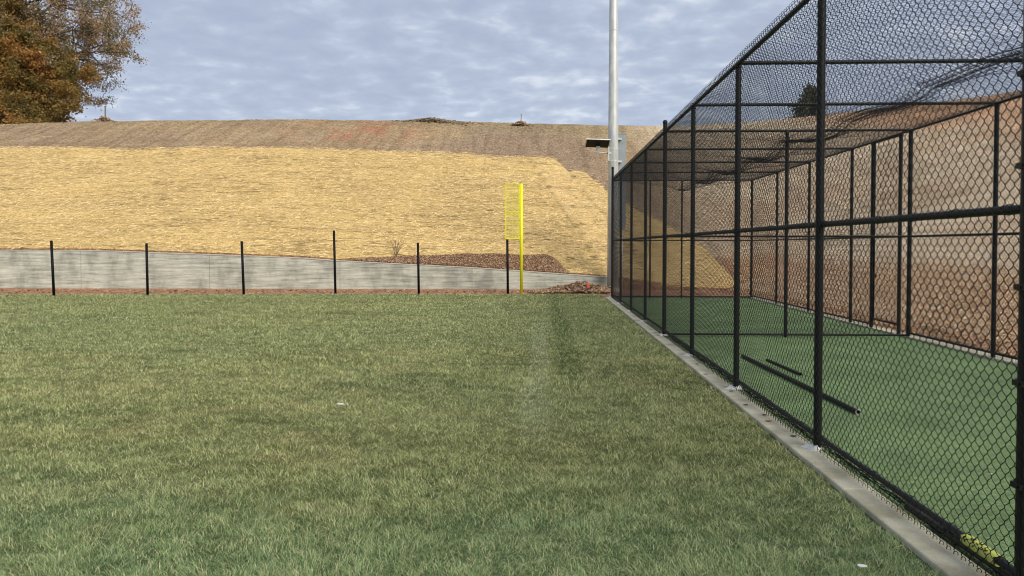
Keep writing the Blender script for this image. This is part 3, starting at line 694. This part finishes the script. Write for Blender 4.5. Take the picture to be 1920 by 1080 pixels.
# white flecks: a stone or paper scrap on the lawn, fallen leaves on the kerb
def scrap(x, y, z, s, lb, cat, name, mt, group=None, seed=0):
    r = np.random.default_rng(seed); mb = MB(); n = 6; a = np.arange(n)*6.283/n
    top = [(s*(.7+.5*r.random())*math.cos(t), s*.7*(.7+.5*r.random())*math.sin(t), s*.15*r.random()+.004) for t in a]
    bot = [(q[0]*.97, q[1]*.97, q[2]-.003) for q in top]
    mb.add(top+bot, [tuple(range(n)), tuple(range(2*n-1, n-1, -1))]+[(j, n+j, n+(j+1) % n, (j+1) % n) for j in range(n)])
    o = mb.build(name, mt, loc=(x, y, z)); tag(o, lb, cat, group)
paper = Mat('scrap_paper', (.7,.7,.66), .8).m; dleaf = Mat('fallen_leaf', (.13,.07,.04), .8).m; oleaf = Mat('orange_leaf', (.42,.16,.05), .8).m
scrap(-1.98, 7.42, .045, .045, 'small white scrap lying in the middle of the lawn', 'scrap', 'paper_scrap', paper)
scrap(1.55, 3.75, .045, .03, 'tiny pale scrap in the grass near the kerb in the foreground', 'scrap', 'paper_scrap', paper, seed=3)
KL = [(2.02,6.9,oleaf,'orange fallen leaf on the kerb beside a cluster of dark leaves'), (2.05,7.15,dleaf,None), (2.0,7.6,dleaf,None), (2.03,8.3,dleaf,None), (2.06,6.35,dleaf,None), (1.99,9.4,dleaf,None), (2.04,10.2,dleaf,None), (2.02,13.4,dleaf,None), (2.03,13.9,dleaf,None), (2.0,14.3,dleaf,None)]
for i, (x, y, mt, lb) in enumerate(KL):
    scrap(x, y, .038, .028, lb or 'small dark brown leaf lying on the concrete kerb', 'leaf', 'fallen_leaf', mt, 'fallen leaves on the kerb' if not lb else None, i)
for i, (x, y) in enumerate(TURF_BITS):
    scrap(x, y, .02, .016, 'tiny pale leaf scrap lying on the artificial turf inside the cage', 'scrap', 'leaf_scrap', bpy.data.materials['bare_wood'], 'pale scraps scattered on the cage turf', 40+i)
# bare twiggy bush above the wall
bs = empty('bare_bush', (-5.5,28.75,float(terrain(-5.5,28.75)))); tag(bs, 'small bare twiggy bush growing just above the concrete wall', 'bush')
r = np.random.default_rng(8)
for k in range(9):
    mb = MB(); a = r.uniform(0, 6.28); sp = r.uniform(.1,.42); p0 = np.zeros(3); pts = [p0]
    for q in range(1, 5): pts.append(np.array([math.cos(a)*sp*q/4+r.normal(0,.02), math.sin(a)*sp*q/6, .15*q+r.normal(0,.02)]))
    mb.tube(pts, np.linspace(.011,.004,5), 5)
    for q in (2,3,4):
        e2 = pts[q]+np.array([r.normal(0,.12), r.normal(0,.1), .16]); mb.tube([pts[q], (pts[q]+e2)/2+r.normal(0,.01,3), e2], [.005,.004,.003], 4)
    mb.build('stem', Mat('twig', (.16,.11,.08), .9).m if k == 0 else bpy.data.materials['twig'], bs)

# ------------------------------------------------------------------ trees
def tree(name, loc, label, H, spread, levels, nleaf, palette, seed, trunk_r, leaf=.10, cl=.55, start=.22, upb=.5, squash=1.0, group=None, lower=False, trim=None):
    r = np.random.default_rng(seed); root = empty(name, loc); tag(root, label, 'tree', group)
    mb = MB(); tips = []
    def limb(p, d, Ln, rad, lv):
        n = 5; pts = [p]; q = p.copy(); dd = d.copy()
        for i in range(n):
            dd = dd+r.normal(0, .13, 3)+np.array([0, 0, .05*upb]); dd /= np.linalg.norm(dd); q = q+dd*Ln/n; pts.append(q.copy())
        mb.tube(pts, np.linspace(rad, rad*.55, n+1), 6 if lv < 2 else 4, False)
        if lv >= levels-1: tips.extend(pts[2:])
        if lv >= levels: return
        for k in range(4 if lv < 2 else 3):
            i = r.integers(2, n+1); a = r.normal(0, 1, 3); a -= a.dot(dd)*dd; a /= np.linalg.norm(a)
            nd = dd*.62+a*.85+np.array([0, 0, .12*upb]); nd[2] *= squash; nd /= np.linalg.norm(nd)
            limb(pts[i], nd, Ln*r.uniform(.58,.8), rad*.5, lv+1)
    tp = [np.zeros(3)]; q = np.zeros(3)
    for i in range(7): q = q+np.array([r.normal(0,.012)*H, r.normal(0,.012)*H, H*.8/7]); tp.append(q.copy())
    mb.tube(tp, np.linspace(trunk_r, trunk_r*.25, 8), 10, False)
    nb = 16
    for k in range(nb):
        tz = start+(1-start)*(k+.5)/nb; i = min(6, int(tz*7)); p = tp[i]+(tp[i+1]-tp[i])*(tz*7-i)
        a = k*2.4+r.normal(0,.3); up = .15+.9*tz; d = np.array([math.cos(a), math.sin(a), up]); d /= np.linalg.norm(d)
        prof = (1-.55*abs(tz-.45)*2) if not lower else (1-.6*tz)
        limb(p, d, spread*prof*r.uniform(.45,.62), trunk_r*.36*(1-.5*tz), 1)
    tips = np.array(tips)
    if trim is not None: tips = tips[trim(tips+np.array(loc))]
    mb.build('trunk', bark.m, root)
    c = tips[r.integers(0, len(tips), nleaf)]+r.normal(0, cl, (nleaf, 3))*np.array([1,1,.8])
    s = leaf*(.6+.8*r.random((nleaf,1)))
    a = r.normal(0,1,(nleaf,3)); a /= np.linalg.norm(a,axis=1)[:,None]; b_ = r.normal(0,1,(nleaf,3)); b_ = np.cross(a,b_); b_ /= np.linalg.norm(b_,axis=1)[:,None]
    V = np.stack([c-a*s, c+b_*s*.55, c+a*s, c-b_*s*.55], 1)
    F = np.arange(nleaf*4).reshape(-1,4)
    pal = np.array(palette); cn = vn(c[:,0]/1.3+seed, c[:,1]/1.3+c[:,2]/1.1, 7+seed)*.7+.3*r.random(nleaf)
    k = np.clip(cn*1.25-.12, 0, .999)*(len(pal)-1); i0 = k.astype(int); fr = (k-i0)[:,None]; cc = pal[i0]*(1-fr)+pal[np.minimum(i0+1, len(pal)-1)]*fr
    cc *= (.8+.4*r.random((nleaf,1)))
    me = quick_mesh('crown', V.reshape(-1,3), F, 4, False, np.repeat(cc, 4, 0)); link('crown', me, leafm.m, root)
    return root
AUT = [(.105,.095,.03), (.18,.135,.04), (.25,.165,.045), (.33,.17,.045), (.42,.21,.07)]
PALE = [(.13,.13,.06), (.25,.20,.10), (.40,.27,.16), (.54,.39,.28)]
tree('oak_tree', (-43.5,62,8.5), 'tallest autumn tree with thinning tan crown and bare branches reaching right over the ridge', 20, 11.5, 4, 120000, PALE, 3, .55, .085, .26, .25, .3, group='autumn trees on the ridge')
tree('maple_tree', (-39.6,57,8.6), 'dense orange brown autumn tree at the ridge, nearest the open sky', 9.5, 6.6, 4, 110000, AUT, 12, .22, .085, .2, .06, .5, 1.0, 'autumn trees on the ridge', True)
tree('maple_tree', (-45.8,59.5,8.6), 'olive and orange autumn tree filling the left edge of the photo above the ridge', 21, 13.0, 4, 170000, AUT, 23, .3, .09, .3, .08, .5, 1.0, 'autumn trees on the ridge', True)
GRN = [(.06,.075,.05), (.09,.10,.06), (.13,.12,.08)]
tree('cedar_tree', (20.9,62,9.0), 'dark tree on the ridge seen through the cage roof behind a post', 5.4, 2.6, 3, 5000, GRN, 31, .14, .11, .22, .1, .6, 1.0, None, True)
for i, (x, y, s, lb) in enumerate([(26.5,75,1.0,'low dark distant bush on the ridge, left one of two seen through the roof mesh'), (30.5,78,1.2,'low dark distant bush on the ridge, right one of two seen through the roof mesh')]):
    tree('distant_bush', (x,y,8.8), lb, 4.2*s, 4.0, 2, 7000, [(.05,.055,.06), (.08,.08,.085)], 41+i, .12, .12, .4, .1, .4, .8, None, True)['category'] = 'bush'
